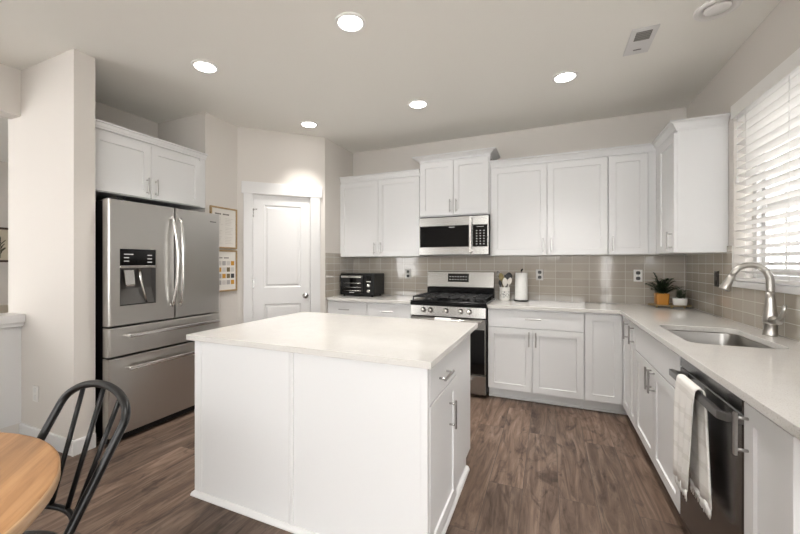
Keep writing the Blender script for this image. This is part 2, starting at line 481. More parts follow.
# neighbour's house beyond the window
hs = thing('neighbour_house', 'pale neighbouring house with a grey gridded window seen through the blind', 'house', (3.2, -1.2, -.4))
b = B(); box(b, 0, .2, -7, 11, 0, 7.0)
for k in range(40): box(b, -.012, 0, -7, 11, .175 * k, .175 * k + .16)
SID = mat('siding', (.24, .24, .235), .7); obj('siding_wall', b, SID, hs)
b = B(); box(b, -.05, 0.01, 5.25, 7.35, 1.25, 3.0)
hw = obj('house_window', b, mat('house_glass', (.16, .17, .18), .15), hs)
b = B(); ring_frame(b, 5.2, 7.4, 1.2, 3.05, -.09, -.04, .08)
for k in range(1, 5): y = 5.25 + 2.1 * k / 5; box(b, -.07, -.045, y - .025, y + .025, 1.25, 3.0)
for k in range(1, 6): z = 1.25 + 1.75 * k / 6; box(b, -.07, -.045, 5.25, 7.35, z - .025, z + .025)
obj('window_frame', b, TRIMW, hs)
b = B(); box(b, .2, 60, -40, 40, -.5, -.45); b2 = struct('ground_outside', b, mat('bounce_ground', (.66, .65, .63), .9))  # ground colour made pale to bounce sky light up to the ceiling

# blind
bl = thing('window_blind', 'white horizontal slat blind hanging over the window above the sink', 'blind', (0, 0, WZ0))
b = B(); box(b, -.020, -.006, WY0 + .0, WY1 - .005, 1.118, WZ1 - WZ0 - .002, .002)
box(b, -.006, .05, WY1 - .02, WY1 - .006, 1.118, WZ1 - WZ0 - .003); 
obj('valance', b, BLIND, bl)
b = B(); box(b, .005, .055, WY0 + .01, WY1 - .025, 1.16, 1.2); obj('head_rail', b, BLIND, bl)
b = B(); zz = .075; tilt = math.radians(-16); hw_ = .029; cnt = 0
while zz < 1.15:
    c_, s_ = math.cos(tilt) * hw_, math.sin(tilt) * hw_
    y0, y1 = WY0 + .012, WY1 - .012
    pr = [(-c_, -s_), (0, .0035), (c_, s_), (c_, s_ + .003), (0, .0065), (-c_, -s_ + .003)]
    lo = [[(.032 + px, y, zz + pz) for px, pz in pr] for y in (y0, y1)]
    rings_mesh(b, lo, True, True); zz += .0535; cnt += 1
obj('slats', b, BLIND, bl)
b = B(); box(b, .004, .060, WY0 + .012, WY1 - .012, .018, .038, .003); obj('bottom_rail', b, BLIND, bl)
b = B()
for y in (WY1 - .15, WY1 - .62, WY1 - 1.1):
    for x in (.006, .060): cyl(b, (x, y, .03), (x, y, 1.16), .0012, 5)
obj('ladder_cords', b, BLIND, bl)
b = B(); cyl(b, (-.002, WY1 - .055, .70), (-.002, WY1 - .055, 1.13), .0015, 6)
lathe(b, [(.001, .02), (.004, .015), (.010, -.02), (.009, -.026), (.001, -.028)], (-.002, WY1 - .055, .70), 10)
obj('pull_cord', b, WHITE, bl)

# ------------------------------------------------------------------ cabinets
def pull_v(x, zc, L=.135, y=-.02, parent=None, m=PULL):
    b = B(); box(b, x - .006, x + .006, y - .036, y - .026, zc - L / 2, zc + L / 2, .002)
    for s in (-1, 1): cyl(b, (x, y - .028, zc + s * (L / 2 - .018)), (x, y + .0005, zc + s * (L / 2 - .018)), .0048, 10)
    return obj('handle', b, m, parent)
def pull_h(xc, z, L=.135, y=-.02, parent=None, m=PULL):
    b = B(); box(b, xc - L / 2, xc + L / 2, y - .036, y - .026, z - .006, z + .006, .002)
    for s in (-1, 1): cyl(b, (xc + s * (L / 2 - .018), y - .028, z), (xc + s * (L / 2 - .018), y + .0005, z), .0048, 10)
    return obj('handle', b, m, parent)
def fronts(t, items, z0):
    for it in items:
        k, x0, x1, a, c, p = it
        b = B()
        if k == 'door':
            shaker(b, x0, x1, a - z0, c - z0); o = obj('door', b, CABW, t)
        elif k == 'drawer': slab(b, x0, x1, a - z0, c - z0); o = obj('drawer', b, CABW, t)
        elif k == 'filler': slab(b, x0, x1, a - z0, c - z0, t=.012); o = obj('filler_panel', b, CABW, t)
        else: slab(b, x0, x1, a - z0, c - z0); o = obj('false_front', b, CABW, t)
        if p:
            (pull_v if p[0] == 'v' else pull_h)(p[1], p[2] - z0, parent=o)
def cabinet(name, label, loc, rz, w, d, z0, z1, items, toe=True, group=None, hollow=False):
    t = thing(name, label, 'cabinet', (loc[0], loc[1], z0), rz, group)
    b = B(); zt = z1 - z0
    if hollow:
        box(b, 0, .016, 0, d, .1, zt); box(b, w - .016, w, 0, d, .1, zt); box(b, .016, w - .016, 0, d, .1, .116)
        box(b, .016, w - .016, d - .008, d, .116, zt); box(b, .016, w - .016, 0, .014, .116, zt)
    else: box(b, 0, w, 0, d, (.1 if toe else 0), zt)
    obj('body', b, CABW, t)
    if toe:
        b = B(); box(b, 0, w, .062, d - .01, 0, .0995); box(b, 0, w, .050, .062, 0, .02, .004); obj('toe_kick', b, CABW, t)
    fronts(t, items, z0)
    return t
CT = .892; CB = .862; F = .595              # counter top, counter underside, cabinet face depth
XR = -.578                                   # face plane of the right run
DB, DT = .104, .846                         # door bottom, top of fronts
# --- base cabinets along the back wall
cabinet('base_cabinet', 'white base cabinet with two drawers under the toaster oven', (-3.488, -F), 0, 1.024, F - .012, 0, CB - .001, [
    ('drawer', .004, .508, .690, DT, ('h', .235, .768)), ('drawer', .513, 1.020, .690, DT, ('h', .765, .768)),
    ('door', .004, .508, DB, .684, ('v', .470, .60)), ('door', .513, 1.020, DB, .684, ('v', .55, .60))])
cabinet('base_cabinet', 'white base cabinet with one wide drawer over two doors right of the range', (-1.690, -F), 0, .812, F - .012, 0, CB - .001, [
    ('drawer', .004, .808, .690, DT, ('h', .402, .776)), ('door', .004, .393, DB, .682, ('v', .366, .592)), ('door', .397, .808, DB, .682, ('v', .424, .592))])
# corner unit: two doors at a right angle, one L-shaped body
t = thing('corner_cabinet', 'white L-shaped corner base cabinet with two doors under the potted plants', 'cabinet', (-.876, -F, 0))
b = B(); poly_extrude(b, [(0, 0), (.876 + XR, 0), (.876 + XR, -.303), (.864, -.303), (.864, F - .012), (0, F - .012)], .1, CB - .001); obj('body', b, CABW, t)
b = B(); poly_extrude(b, [(0, .062), (.876 + XR + .062, .062), (.876 + XR + .062, -.303), (.86, -.303), (.86, F - .02), (0, F - .02)], 0, .0995)
box(b, 0, .335, .050, .062, 0, .02, .004); obj('toe_kick', b, CABW, t)
b = B(); shaker(b, .004, .276, DB, DT); obj('door', b, CABW, t)
b = B(); shaker(b, .022, .300, DB, DT)
o = obj('door', b, CABW, t); o.location = (.876 + XR, 0, 0); o.rotation_euler = (0, 0, -PI / 2)
pull_v(.262, .765, parent=o)
def RY(y): return -y
cabinet('pullout_cabinet', 'narrow white pull-out base cabinet between corner unit and sink cabinet', (XR, -.905), -PI / 2, .205, -XR - .012, 0, CB - .001, [
    ('door', .003, .197, DB, DT, ('v', .155, .765))])
cabinet('sink_cabinet', 'white sink base cabinet with two doors and wide false drawer front', (XR, -1.112), -PI / 2, .962, -XR - .012, 0, CB - .001, [
    ('false', .003, .959, .675, DT, None), ('door', .003, .479, DB, .668, ('v', .442, .592)), ('door', .483, .959, DB, .668, ('v', .515, .592))], hollow=True)
cabinet('end_cabinet', 'narrow white end base cabinet right of the dishwasher', (XR, -2.694), -PI / 2, .262, -XR - .012, 0, CB - .001, [
    ('door', .003, .259, DB, DT, ('v', .030, .752))])

# --- upper cabinets
UB, UT = 1.362, 2.262
UD = .31
cabinet('upper_cabinet', 'white two-door wall cabinet above the toaster oven, left of microwave', (-3.488, -UD), 0, 1.020, UD - .002, UB, UT, [
    ('door', .003, .511, UB + .004, UT - .012, ('v', .468, 1.458)), ('door', .514, 1.017, UB + .004, UT - .012, ('v', .553, 1.458))], False)
cabinet('upper_cabinet', 'short white two-door wall cabinet above the microwave', (-2.466, -UD - .012), 0, .756, UD + .010, 1.790, 2.395, [
    ('door', .012, .376, 1.800, 2.378, ('v', .345, 1.897)), ('door', .380, .744, 1.800, 2.378, ('v', .411, 1.897))], False)
cabinet('upper_cabinet', 'wide white two-door wall cabinet right of the microwave', (-1.708, -UD), 0, 1.042, UD - .002, UB, UT, [
    ('door', .018, .532, UB + .004, UT - .012, ('v', .498, 1.462)), ('door', .536, 1.039, UB + .004, UT - .012, ('v', .572, 1.462))], False)
cabinet('upper_cabinet', 'white single-door wall cabinet on back wall next to the corner', (-.664, -UD), 0, .662, UD - .002, UB, UT, [
    ('door', .003, .300, UB + .004, UT - .012, ('v', .034, 1.462)), ('filler', .303, .364, UB, UT, None)], False)
cabinet('upper_cabinet', 'white wall cabinet on right wall beside the window, showing its plain side', (-.293, -.325), -PI / 2, .535, .291, UB, UT, [
    ('filler', .0, .118, UB, UT, None), ('door', .121, .532, UB + .004, UT - .012, ('v', .485, 1.455))], False)
# crown mouldings (each continuous run is one piece)
def crown(label, path, z, h=.066, out=.046):
    pr = [(-.014, z), (.004, z), (.006, z + h * .2), (.012, z + h * .34), (out * .62, z + h * .72), (out, z + h * .82), (out, z + h), (-.014, z + h)]
    b = B(); profile_sweep(b, path, pr); return tag(obj('crown_moulding', b, CABW), label, 'moulding')
crown('white crown moulding on the wall cabinet left of the microwave', [(-3.488, -UD - .006), (-2.468, -UD - .006)], UT + .001, .068, .03)
crown('flared white crown moulding around the raised cabinet over the microwave', [(-2.466, -.004), (-2.466, -UD - .02), (-1.710, -UD - .02), (-1.710, -.004)], 2.396, .056, .066)
crown('long white crown moulding turning the corner over the right-hand wall cabinets', [(-1.706, -UD - .006), (-.299, -UD - .006), (-.299, -.861), (-.004, -.861)], UT + .001, .066, .046)

# --- cabinet over the fridge
fx = -4.148
t = cabinet('fridge_cabinet', 'white two-door cabinet above the stainless refrigerator', (fx, -2.684), PI / 2, .966, .665, 1.806, 2.262, [
    ('door', .004, .436, 1.812, 2.236, ('v', .402, 1.905)), ('door', .440, .905, 1.812, 2.236, ('v', .474, 1.905)), ('filler', .908, .966, 1.806, 2.262, None)], False)
crown('white crown moulding on top of the cabinet over the refrigerator', [(fx + .014, -2.685), (fx + .014, -1.717)], 2.263, .052, .030)

# ------------------------------------------------------------------ countertops
b = B(); box(b, -3.4785, -2.462, -.635, -.0105, CB, CT); tag(obj('countertop', b, QUARTZ, bev=.002), 'short white quartz countertop under the toaster oven, left of range', 'countertop')
SX0, SX1, SY0, SY1 = -.525, -.145, -1.955, -1.345
b = B()
poly_extrude(b, [(-1.692, -.0105), (-1.692, -.635), (-.617, -.635), (-.617, -3.45), (-.0105, -3.45), (-.0105, -.0105)], CB, CT,
             [rrect(SX0, SX1, SY0, SY1, .07, 8)])
tag(obj('countertop', b, QUARTZ, bev=.002), 'L-shaped white quartz countertop with the sink cutout along the window wall', 'countertop')
# sink
sk = thing('sink', 'stainless undermount kitchen sink in the counter below the window', 'sink', (0, 0, CB - .23))
b = B(); zb = 0
loops = []
for gr, z, r in ((.022, .229, .08), (.004, .2285, .075), (.003, .222, .074), (-.004, .05, .07), (-.012, .022, .065), (-.035, .008, .05), (-.05, .006, .045)):
    loops.append([(x, y, z) for x, y in rrect(SX0 - gr, SX1 + gr, SY0 - gr, SY1 + gr, r, 6)])
rings_mesh(b, loops, True)
o = obj('basin', b, SINKS, sk, smooth=True)
md = o.modifiers.new('thickness', 'SOLIDIFY'); md.thickness = .002; md.offset = -1
b = B(); lathe(b, [(.001, .0075), (.03, .0072), (.040, .0085), (.045, .0125), (.046, .0075)], ((SX0 + SX1) / 2, (SY0 + SY1) / 2, 0), 24); obj('drain', b, CHROME, sk)
# faucet
fc = thing('faucet', 'brushed nickel gooseneck faucet with pull-down spray head beside the sink', 'faucet', (-.062, -1.545, CT))
b = B(); lathe(b, [(.001, 0), (.031, 0), (.031, .006), (.029, .012), (.028, .062), (.030, .066)], seg=28); obj('base', b, NICKEL, fc)
b = B(); lathe(b, [(.030, .066), (.033, .088), (.031, .104), (.025, .14), (.020, .20), (.018, .235)], seg=28); obj('body', b, NICKEL, fc)
sp = []; rad = []
arcR = .083
for k in range(5): sp.append((0, 0, .23 + .012 * k)); rad.append(.0178)
for k in range(1, 22):
    a = math.radians(k * 7.4); sp.append((-arcR + arcR * math.cos(a), 0, .285 + arcR * 1.18 * math.sin(a))); rad.append(.0178 - .0035 * k / 22)
b = B(); sweep(b, sp, rad, 16); obj('spout', b, NICKEL, fc)
p_e = Vector(sp[-1]); dr = (Vector(sp[-1]) - Vector(sp[-2])).normalized()
b = B(); sweep(b, [p_e - dr * .004, p_e + dr * .02, p_e + dr * .06, p_e + dr * .085, p_e + dr * .09], [.0150, .0168, .0215, .0255, .0235], 20)
sh = obj('spray_head', b, NICKEL, fc)
b = B(); cyl(b, p_e + dr * .0895, p_e + dr * .092, .0205, 20); obj('spray_face', b, GREYP, sh)
b = B(); cyl(b, (0, -.02, .088), (0, -.078, .088), .022, 20, .020)
cyl(b, (0, -.076, .088), (0, -.090, .088), .020, 20, .014); obj('valve_hub', b, NICKEL, fc)
b = B(); sweep(b, [(0, -.074, .092), (.002, -.098, .112), (.004, -.112, .14), (.005, -.126, .176)], [.014, .011, .0095, .008], 12); obj('lever', b, NICKEL, fc)

# ------------------------------------------------------------------ island
isl = thing('kitchen_island', 'white kitchen island with quartz top standing on the wood floor', 'island', (0, 0, 0))
IX0, IX1, IY0, IY1 = -2.951, -1.630, -2.775, -1.842
b = B(); poly_extrude(b, [(IX0, IY0), (IX1, IY0), (IX1, IY1 - .001), (IX0, IY1 - .001)], .1, CB - .001)
box(b, IX0, IX1, IY0, IY1 - .075, 0, .0999); obj('body', b, CABW, isl)
b = B(); box(b, IX0 - .004, IX0 + .05, IY0 - .006, IY0 + .002, .02, CB - .002, .001)
box(b, IX0 + .05, -2.309, IY0 - .003, IY0 + .002, .02, CB - .002); box(b, -2.285, IX1, IY0 - .003, IY0 + .002, .02, CB - .002)
box(b, -2.303, -2.280, IY0 - .010, IY0 + .002, .02, CB - .002, .002); obj('back_panel', b, CABW, isl)
b = B(); box(b, IX1 - .012, IX1 + .020, IY0 - .006, IY0 + .022, .028, CB - .002, .001); obj('corner_post', b, CABW, isl)
b = B(); profile_sweep(b, [(IX0 - .003, IY1 - .075), (IX0 - .003, IY0 - .006), (IX1 + .006, IY0 - .006), (IX1 + .006, IY1 - .075)], [(-.02, 0), (.016, 0), (.016, .008), (.010, .020), (.002, .026), (-.02, .026)])
obj('shoe_moulding', b, TRIMW, isl)
b = B(); poly_extrude(b, [(-2.983, -2.812), (-1.586, -2.812), (-1.586, -1.756), (-2.983, -1.756)], CB, CT); obj('countertop', b, QUARTZ, isl, bev=.002)
# right end: a drawer over a door, then a plain panel
fr_ = bpy.data.objects.new('cabinet_front', None)
b = B(); slab(b, 0, .478, .692, DT); o = obj('drawer', b, CABW, isl); o.location = (IX1, -2.744, 0); o.rotation_euler = (0, 0, PI / 2)
pull_h(.205, .765, L=.16, parent=o, m=CHROME)
b = B(); shaker(b, 0, .478, .045, .684, st=.06); o = obj('door', b, CABW, isl); o.location = (IX1, -2.744, 0); o.rotation_euler = (0, 0, PI / 2)
pull_v(.330, .535, L=.14, parent=o, m=CHROME)
b = B(); slab(b, 0, .412, .045 + .055, CB - .002, t=.012); o = obj('end_panel', b, CABW, isl); o.location = (IX1, -2.256, 0); o.rotation_euler = (0, 0, PI / 2)
bpy.data.objects.remove(fr_)

# ------------------------------------------------------------------ refrigerator
FW = .944
fg = thing('refrigerator', 'stainless steel french-door refrigerator with ice dispenser in the left alcove', 'refrigerator', (-3.95, -2.660, 0), PI / 2)
# local: x along the front (0..FW), -y towards the room, front plane y=0
b = B(); box(b, .022, FW - .022, .085, .80, .03, 1.735, .004); box(b, .06, .14, .10, .2, 0, .03); box(b, FW - .14, FW - .06, .10, .2, 0, .03); box(b, .06, FW - .06, .7, .78, 0, .03)
obj('case', b, BLK, fg)
b = B(); box(b, .01, FW - .01, .03, .084, .012, .055); obj('kick_grille', b, BLK, fg)
def fdoor(x0, x1, z0, z1, hole=None):
    b = B(); T = .075; r = .012
    lp = [rect(x0, x1, z0, z1, T), rect(x0, x1, z0, z1, r), rect(x0 + r * .3, x1 - r * .3, z0 + r * .15, z1 - r * .15, r * .3), rect(x0 + r, x1 - r, z0 + r * .4, z1 - r * .4, 0)]
    if hole: lp.append(rect(*hole, 0)); lp.append(rect(*hole, .06))
    rings_mesh(b, lp, True, True)
    return b
SPL = .497
dl = obj('door', fdoor(.0, SPL - .006, .838, 1.737, (.070, .335, .978, 1.388)), STEEL, fg)
drr = obj('door', fdoor(SPL + .006, FW, .838, 1.737), STEEL, fg)
d1 = obj('drawer', fdoor(0, FW, .622, .826), STEEL, fg)
d2 = obj('drawer', fdoor(0, FW, .058, .610), STEEL, fg)
# dispenser
b = B(); box(b, .071, .334, .004, .058, 1.268, 1.387, .002); obj('dispenser_panel', b, BLKG, dl)
b1, b2_ = B(), B()
for i, (x, z) in enumerate(((.10, 1.35), (.10, 1.325), (.10, 1.30), (.13, 1.35), (.27, 1.345), (.27, 1.318), (.27, 1.293))):
    box(b1 if x < .2 else b2_, x, x + .035, .0025, .006, z - .004, z + .003)
obj('dispenser_symbols', b1, MARK, dl); obj('dispenser_symbols', b2_, MARK, dl)
b = B(); box(b, .071, .334, -.002, .058, 1.250, 1.266, .002); obj('dispenser_strip', b, HANDLE, dl)
b = B(); box(b, .0715, .075, .002, .058, .98, 1.249); box(b, .330, .3335, .002, .058, .98, 1.249); box(b, .0715, .3335, .05, .058, .98, 1.249)
rings_mesh(b, [[(.076, .049, .98), (.329, .049, .98), (.329, .010, .985), (.076, .010, .985)], [(.076, .049, 1.10), (.329, .049, 1.10), (.329, .048, 1.10), (.076, .048, 1.10)]], True, True)
obj('dispenser_recess', b, mat('recess_grey', (.13, .125, .12), .3, .6), dl)
b = B(); box(b, .0715, .3335, -.001, .05, .9785, .986, .001); obj('drip_tray', b, BLK, dl)
b = B()
rings_mesh(b, [[(.105, .040, 1.235), (.175, .040, 1.235), (.175, .012, 1.235), (.105, .012, 1.235)], [(.110, .030, 1.14), (.178, .030, 1.14), (.178, -.0, 1.13), (.110, -.0, 1.13)], [(.118, .030, 1.12), (.172, .030, 1.12), (.172, .004, 1.115), (.118, .004, 1.115)]], True, True)
obj('paddle', b, HANDLE, dl, bev=.004)
b = B(); sweep(b, [(.225, .03, 1.245), (.228, .02, 1.17), (.245, .02, 1.10), (.268, .015, .99)], [.012, .012, .010, .010], 8); obj('ice_chute', b, HANDLE, dl)
# handles: bowed bars beside the split, straight bars on the drawers
for x, sgn, par in ((SPL - .035, -1, dl), (SPL + .035, 1, drr)):
    b = B(); pts = []
    for k in range(17):
        u = k / 16; z = .938 + u * (1.655 - .938); pts.append((x - sgn * .012 * math.sin(PI * u), -.014 - .052 * math.sin(PI * u) ** .7, z))
    sweep(b, pts, .012, 12)
    for z in (.945, 1.648): cyl(b, (x, 0, z), (x, -.02, z), .013, 12)
    obj('handle', b, HANDLE, par)
for z, par in ((.765, d1), (.53, d2)):
    b = B(); box(b, .105, FW - .055, -.062, -.036, z - .014, z + .014, .006, 2)
    for x in (.125, FW - .075): box(b, x - .014, x + .014, -.04, .001, z - .010, z + .010, .002)
    obj('handle', b, HANDLE, par)
b = B(); box(b, .02, .10, .01, .07, 1.7375, 1.752, .003); obj('hinge_cover', b, BLK, fg)
b = B(); box(b, FW - .11, FW - .045, -.0012, .001, 1.655, 1.664); obj('badge', b, GREYP, drr)

# ------------------------------------------------------------------ microwave
mw = thing('microwave', 'stainless over-the-range microwave mounted under the short wall cabinet', 'microwave', (-2.450, -.40, 1.374))
W, Hh = .738, .398
b = B(); box(b, 0, W + .004, .03, .395, .004, Hh + .012, .003); obj('case', b, BLK, mw)
b = B(); box(b, 0, W, .0, .0295, .0, Hh, .004)
box(b, 0, W, -.006, .0, .0, .082, .003); box(b, 0, W, -.006, .0, Hh - .092, Hh, .003); 
obj('front_panel', b, STEELH, mw)
b = B(); box(b, .012, .540, -.0055, -.0005, .084, Hh - .094, .001); obj('window', b, BLKG, mw)
b = B(); box(b, .580, W - .012, -.0055, -.0005, .084, Hh - .094, .001); cp = obj('control_panel', b, BLKG, mw)
b = B()
for i in range(3):
    for j in range(6): box(b, .612 + .036 * i, .626 + .036 * i, -.0063, -.0054, .105 + .027 * j, .113 + .027 * j)
box(b, .62, .69, -.0063, -.0054, .283, .287)
obj('buttons', b, MARK, cp)
b = B(); box(b, .33, .39, -.0063, -.0054, Hh - .112, Hh - .106); obj('badge', b, MARK, mw)
b = B(); box(b, .548, .574, -.05, -.034, .018, Hh - .014, .005, 2)
for z in (.05, Hh - .05): box(b, .551, .571, -.036, .001, z - .014, z + .014, .002)
obj('handle', b, HANDLE, mw)
b = B()
for k in range(20): box(b, .05 + .033 * k, .072 + .033 * k, .05, .30, .0, .0045)
obj('underside_vent', b, GREYP, mw)

# ------------------------------------------------------------------ range
rg = thing('gas_range', 'stainless gas range with black cooktop between the base cabinets', 'range', (-2.452, -.655, 0))
W = .752
b = B(); box(b, 0, W, .028, .645, .03, .893, .003)
for x in (.03, W - .07):
    for y in (.08, .58): box(b, x, x + .04, y, y + .04, 0, .031)
obj('case', b, BLK, rg)
b = B(); box(b, -.003, W + .003, -.012, .645, .893, .908, .004); box(b, .03, W - .03, .02, .54, .908, .911, .001)
box(b, -.003, W + .003, -.012, .027, .862, .893, .003); obj('cooktop', b, BLKE, rg)
b = B(); rings_mesh(b, [[(0, .027, .758), (W, .027, .758), (W, .027, .861), (0, .027, .861)], [(0, -.016, .760), (W, -.016, .760), (W, -.002, .860), (0, -.002, .860)]], True, True)
obj('control_panel', b, STEELH, rg, bev=.002)
for x in (.137, .212, .370, .515, .597):
    b = B(); lathe(b, [(.026, -.008), (.026, -.014), (.021, -.018), (.019, -.043), (.017, -.047), (.001, -.048)], (x, 0, .818), 20, 'y')
    box(b, x - .004, x + .004, -.054, -.046, .802, .834, .002); obj('knob', b, HANDLE, rg)
b = B(); box(b, .002, W - .002, -.012, .027, .222, .750, .004); od = obj('oven_door', b, STEELH, rg)
b = B(); box(b, .012, W - .012, -.016, -.011, .228, .652, .002); obj('oven_window', b, BLKG, od)
b = B(); sweep(b, [(.03, -.062, .734), (W - .03, -.062, .734)], .0135, 14)
for x in (.05, W - .05): box(b, x - .013, x + .013, -.062, -.011, .724, .744, .003)
obj('handle', b, HANDLE, od)
b = B(); box(b, .002, W - .002, -.010, .027, .036, .214, .004); dr_ = obj('drawer', b, STEELH, rg)
b = B(); sweep(b, [(.12, -.030, .178), (W - .12, -.030, .178)], .011, 12, flat=.8)
for x in (.14, W - .14): box(b, x - .01, x + .01, -.03, -.009, .17, .186, .002)
obj('handle', b, HANDLE, dr_)
b = B(); box(b, 0, W, .560, .640, .908, 1.010, .003); bk = obj('backguard', b, BLKE, rg)
b = B(); rings_mesh(b, [[(0, .640, 1.011), (W, .640, 1.011), (W, .640, 1.195), (0, .640, 1.195)], [(0, .548, 1.018), (W, .548, 1.018), (W, .575, 1.190), (0, .575, 1.190)]], True, True)
fp = obj('fascia', b, STEELH, bk, bev=.004)
b = B(); rings_mesh(b, [[(.245, .562, 1.076), (.480, .562, 1.076), (.480, .576, 1.168), (.245, .576, 1.168)], [(.245, .553, 1.076), (.480, .553, 1.076), (.480, .5672, 1.168), (.245, .5672, 1.168)]], True, True)
dp = obj('display', b, BLKG, bk)
for j in range(2):
    b = B()
    for i in range(7):
        y = .5535 + (.5672 - .553) * ((1.10 + .032 * j) - 1.076) / .092
        x = .262 + .030 * i; box(b, x, x + .018, y - .0022, y + .001, 1.098 + .032 * j, 1.106 + .032 * j)
    obj('display_symbols', b, MARK, dp)
for cx, cy, r in ((.15, .14, .045), (.15, .42, .035), (.376, .28, .05), (.60, .14, .035), (.60, .42, .045)):
    b = B(); lathe(b, [(.001, .911), (r + .012, .911), (r + .010, .917), (r, .918), (r, .926), (r - .006, .929), (.001, .929)], (cx, cy, 0), 24); obj('burner', b, IRON, rg)
for x0, x1 in ((.012, .250), (.256, .496), (.502, .740)):
    b = B(); z0, z1 = .937, .950; y0, y1 = .022, .535; t_ = .011
    box(b, x0, x0 + t_, y0, y1, z0, z1, .002); box(b, x1 - t_, x1, y0, y1, z0, z1, .002)
    box(b, x0, x1, y0, y0 + t_, z0, z1, .002); box(b, x0, x1, y1 - t_, y1, z0, z1, .002)
    xm = (x0 + x1) / 2; box(b, xm - .005, xm + .005, y0, y1, z0, z1 + .003, .002)
    for y in (.14, .28, .42): box(b, x0, x1, y - .005, y + .005, z0, z1 + .003, .002)
    for x in (x0, x1 - t_):
        for y in (y0, y1 - t_): box(b, x, x + t_, y, y + t_, .9085, z0, .001)
    obj('grate', b, IRON, rg)
# tea towel on the oven handle
def drape(b, x0, x1, top, yb, r, zf, zr, n=14, wav=.004, th=.004, front=-1):
    """cloth over a bar along x at (yb, top): front fall to zf, rear fall to zr"""
    prof = [(yb + front * (r + .004), zf + (top - zf) * k / 8) for k in range(8)]
    prof += [(yb + front * r * math.cos(a), top + r * math.sin(a)) for a in [PI * k / 8 for k in range(9)]]
    prof += [(yb - front * (r + .002), top - (top - zr) * k / 8) for k in range(1, 9)]
    rows = []
    for i, (y, z) in enumerate(prof):
        fall = min(1, abs(top - z) / .1) if z < top else 0
        rows.append([b.verts.new((x0 + (x1 - x0) * k / n, y + front * wav * fall * (math.sin(k * 1.1 + .4) + .6 * math.sin(k * .53)) * (1 if i < 12 else -.5), z)) for k in range(n + 1)])
    for A, C in zip(rows[:-1], rows[1:]):
        for k in range(n):
            f = b.faces.new((A[k], A[k + 1], C[k + 1], C[k])); f.smooth = True
def cloth_mat(name, c0, c1, axis_scale, lo=.45, hi=.55):
    m = mat(name, c0, .95, spec=.1); n, l, b = nt(m)
    tc = n.new('ShaderNodeTexCoord'); sp = n.new('ShaderNodeSeparateXYZ'); l.new(tc.outputs['Object'], sp.inputs[0])
    mm = n.new('ShaderNodeMath'); mm.operation = 'MULTIPLY'; mm.inputs[1].default_value = axis_scale; l.new(sp.outputs['Z'], mm.inputs[0])
    si = n.new('ShaderNodeMath'); si.operation = 'SINE'; l.new(mm.outputs[0], si.inputs[0])
    r = ramp(n, l, si.outputs[0], [(.62, c0), (.72, c1)])
    l.new(r.outputs['Color'], b.inputs['Base Color'])
    t = noise(n, l, coords(n, l), 600, 2); bump(n, l, b, t.outputs['Fac'], .3, .002)
    return m
CLOTH = cloth_mat('tea_towel_cloth', (.78, .76, .73), (.70, .68, .645), 75)
b = B(); drape(b, -2.178, -2.022, .734, -.717, .0165, .42, .50)
o = tag(obj('tea_towel', b, WHITEM), 'white tea towel hung over the oven door handle', 'towel')
md = o.modifiers.new('thickness', 'SOLIDIFY'); md.thickness = .004; md.offset = 1

# ------------------------------------------------------------------ dishwasher and its towel
dwz = thing('dishwasher', 'black stainless dishwasher built in under the counter right of sink', 'dishwasher', (XR - .020, -2.078, 0), -PI / 2)
W = .612
b = B(); box(b, .004, W - .004, .046, .59, .10, CB - .002); box(b, .02, W - .02, .08, .5, 0, .101); obj('case', b, GREYP, dwz)
b = B(); box(b, .003, W - .003, .0, .045, .104, .800, .004); obj('door', b, BLKST, dwz)
b = B(); box(b, .003, W - .003, .0, .045, .802, .852, .004); obj('control_strip', b, BLKST, dwz)
b = B()
pts = [(.100, .002, .784), (.085, -.032, .784), (.062, -.048, .784), (W - .032, -.048, .784), (W - .016, -.034, .784), (W - .008, .002, .784)]
for p, q in zip(pts[:-1], pts[1:]):
    d_ = (Vector(q) - Vector(p)); nrm = Vector((-d_.y, d_.x, 0)).normalized() * .0085
    e = d_.normalized() * .004
    lp = []
    for base in (Vector(p) - e, Vector(q) + e):
        lp.append([base + nrm + Vector((0, 0, -.014)), base - nrm + Vector((0, 0, -.014)), base - nrm + Vector((0, 0, .014)), base + nrm + Vector((0, 0, .014))])
    rings_mesh(b, lp, True, True)
obj('handle', b, mat('graphite_handle', (.20, .198, .195), .3, 1.0), dwz, bev=.002)
b = B(); box(b, .01, W - .01, .075, .09, .0, .0995); obj('toe_plate', b, BLK, dwz)
tw = thing('dish_towel', 'white fringed dish towel folded over the dishwasher handle', 'towel', (XR - .020, -2.078, 0), -PI / 2)
b = B(); drape(b, .205, .408, .797, -.048, .013, .385, .40, 16, .006)
for v in b.verts:
    fall = max(0, .797 - v.co.z) / .41
    if v.co.y < -.05: v.co.x = .205 + (v.co.x - .205) * (1 - .30 * fall) - .012 * fall
    elif v.co.y > -.046: v.co.x += .055 * fall ** .8
o = obj('cloth', b, CLOTH, tw); md = o.modifiers.new('thickness', 'SOLIDIFY'); md.thickness = .005; md.offset = 1
b, b3 = B(), B()
for k in range(26):
    x = .207 + .199 * k / 25; j = R.uniform(-.004, .004)
    xr = x + .053; x = .195 + (x - .207) * .71
    sweep(b, [(x, -.067, .392), (x + j, -.068 + j * .5, .365), (x + 2 * j, -.066, .348 + R.uniform(-.006, .006))], [.0026, .0022, .0012], 5)
    sweep(b3, [(xr, -.032, .404), (xr + j, -.031, .38), (xr + 2 * j, -.033, .36 + R.uniform(-.006, .006))], [.0026, .0022, .0012], 5)
obj('fringe', b, WHITEM, tw); obj('fringe', b3, WHITEM, tw)

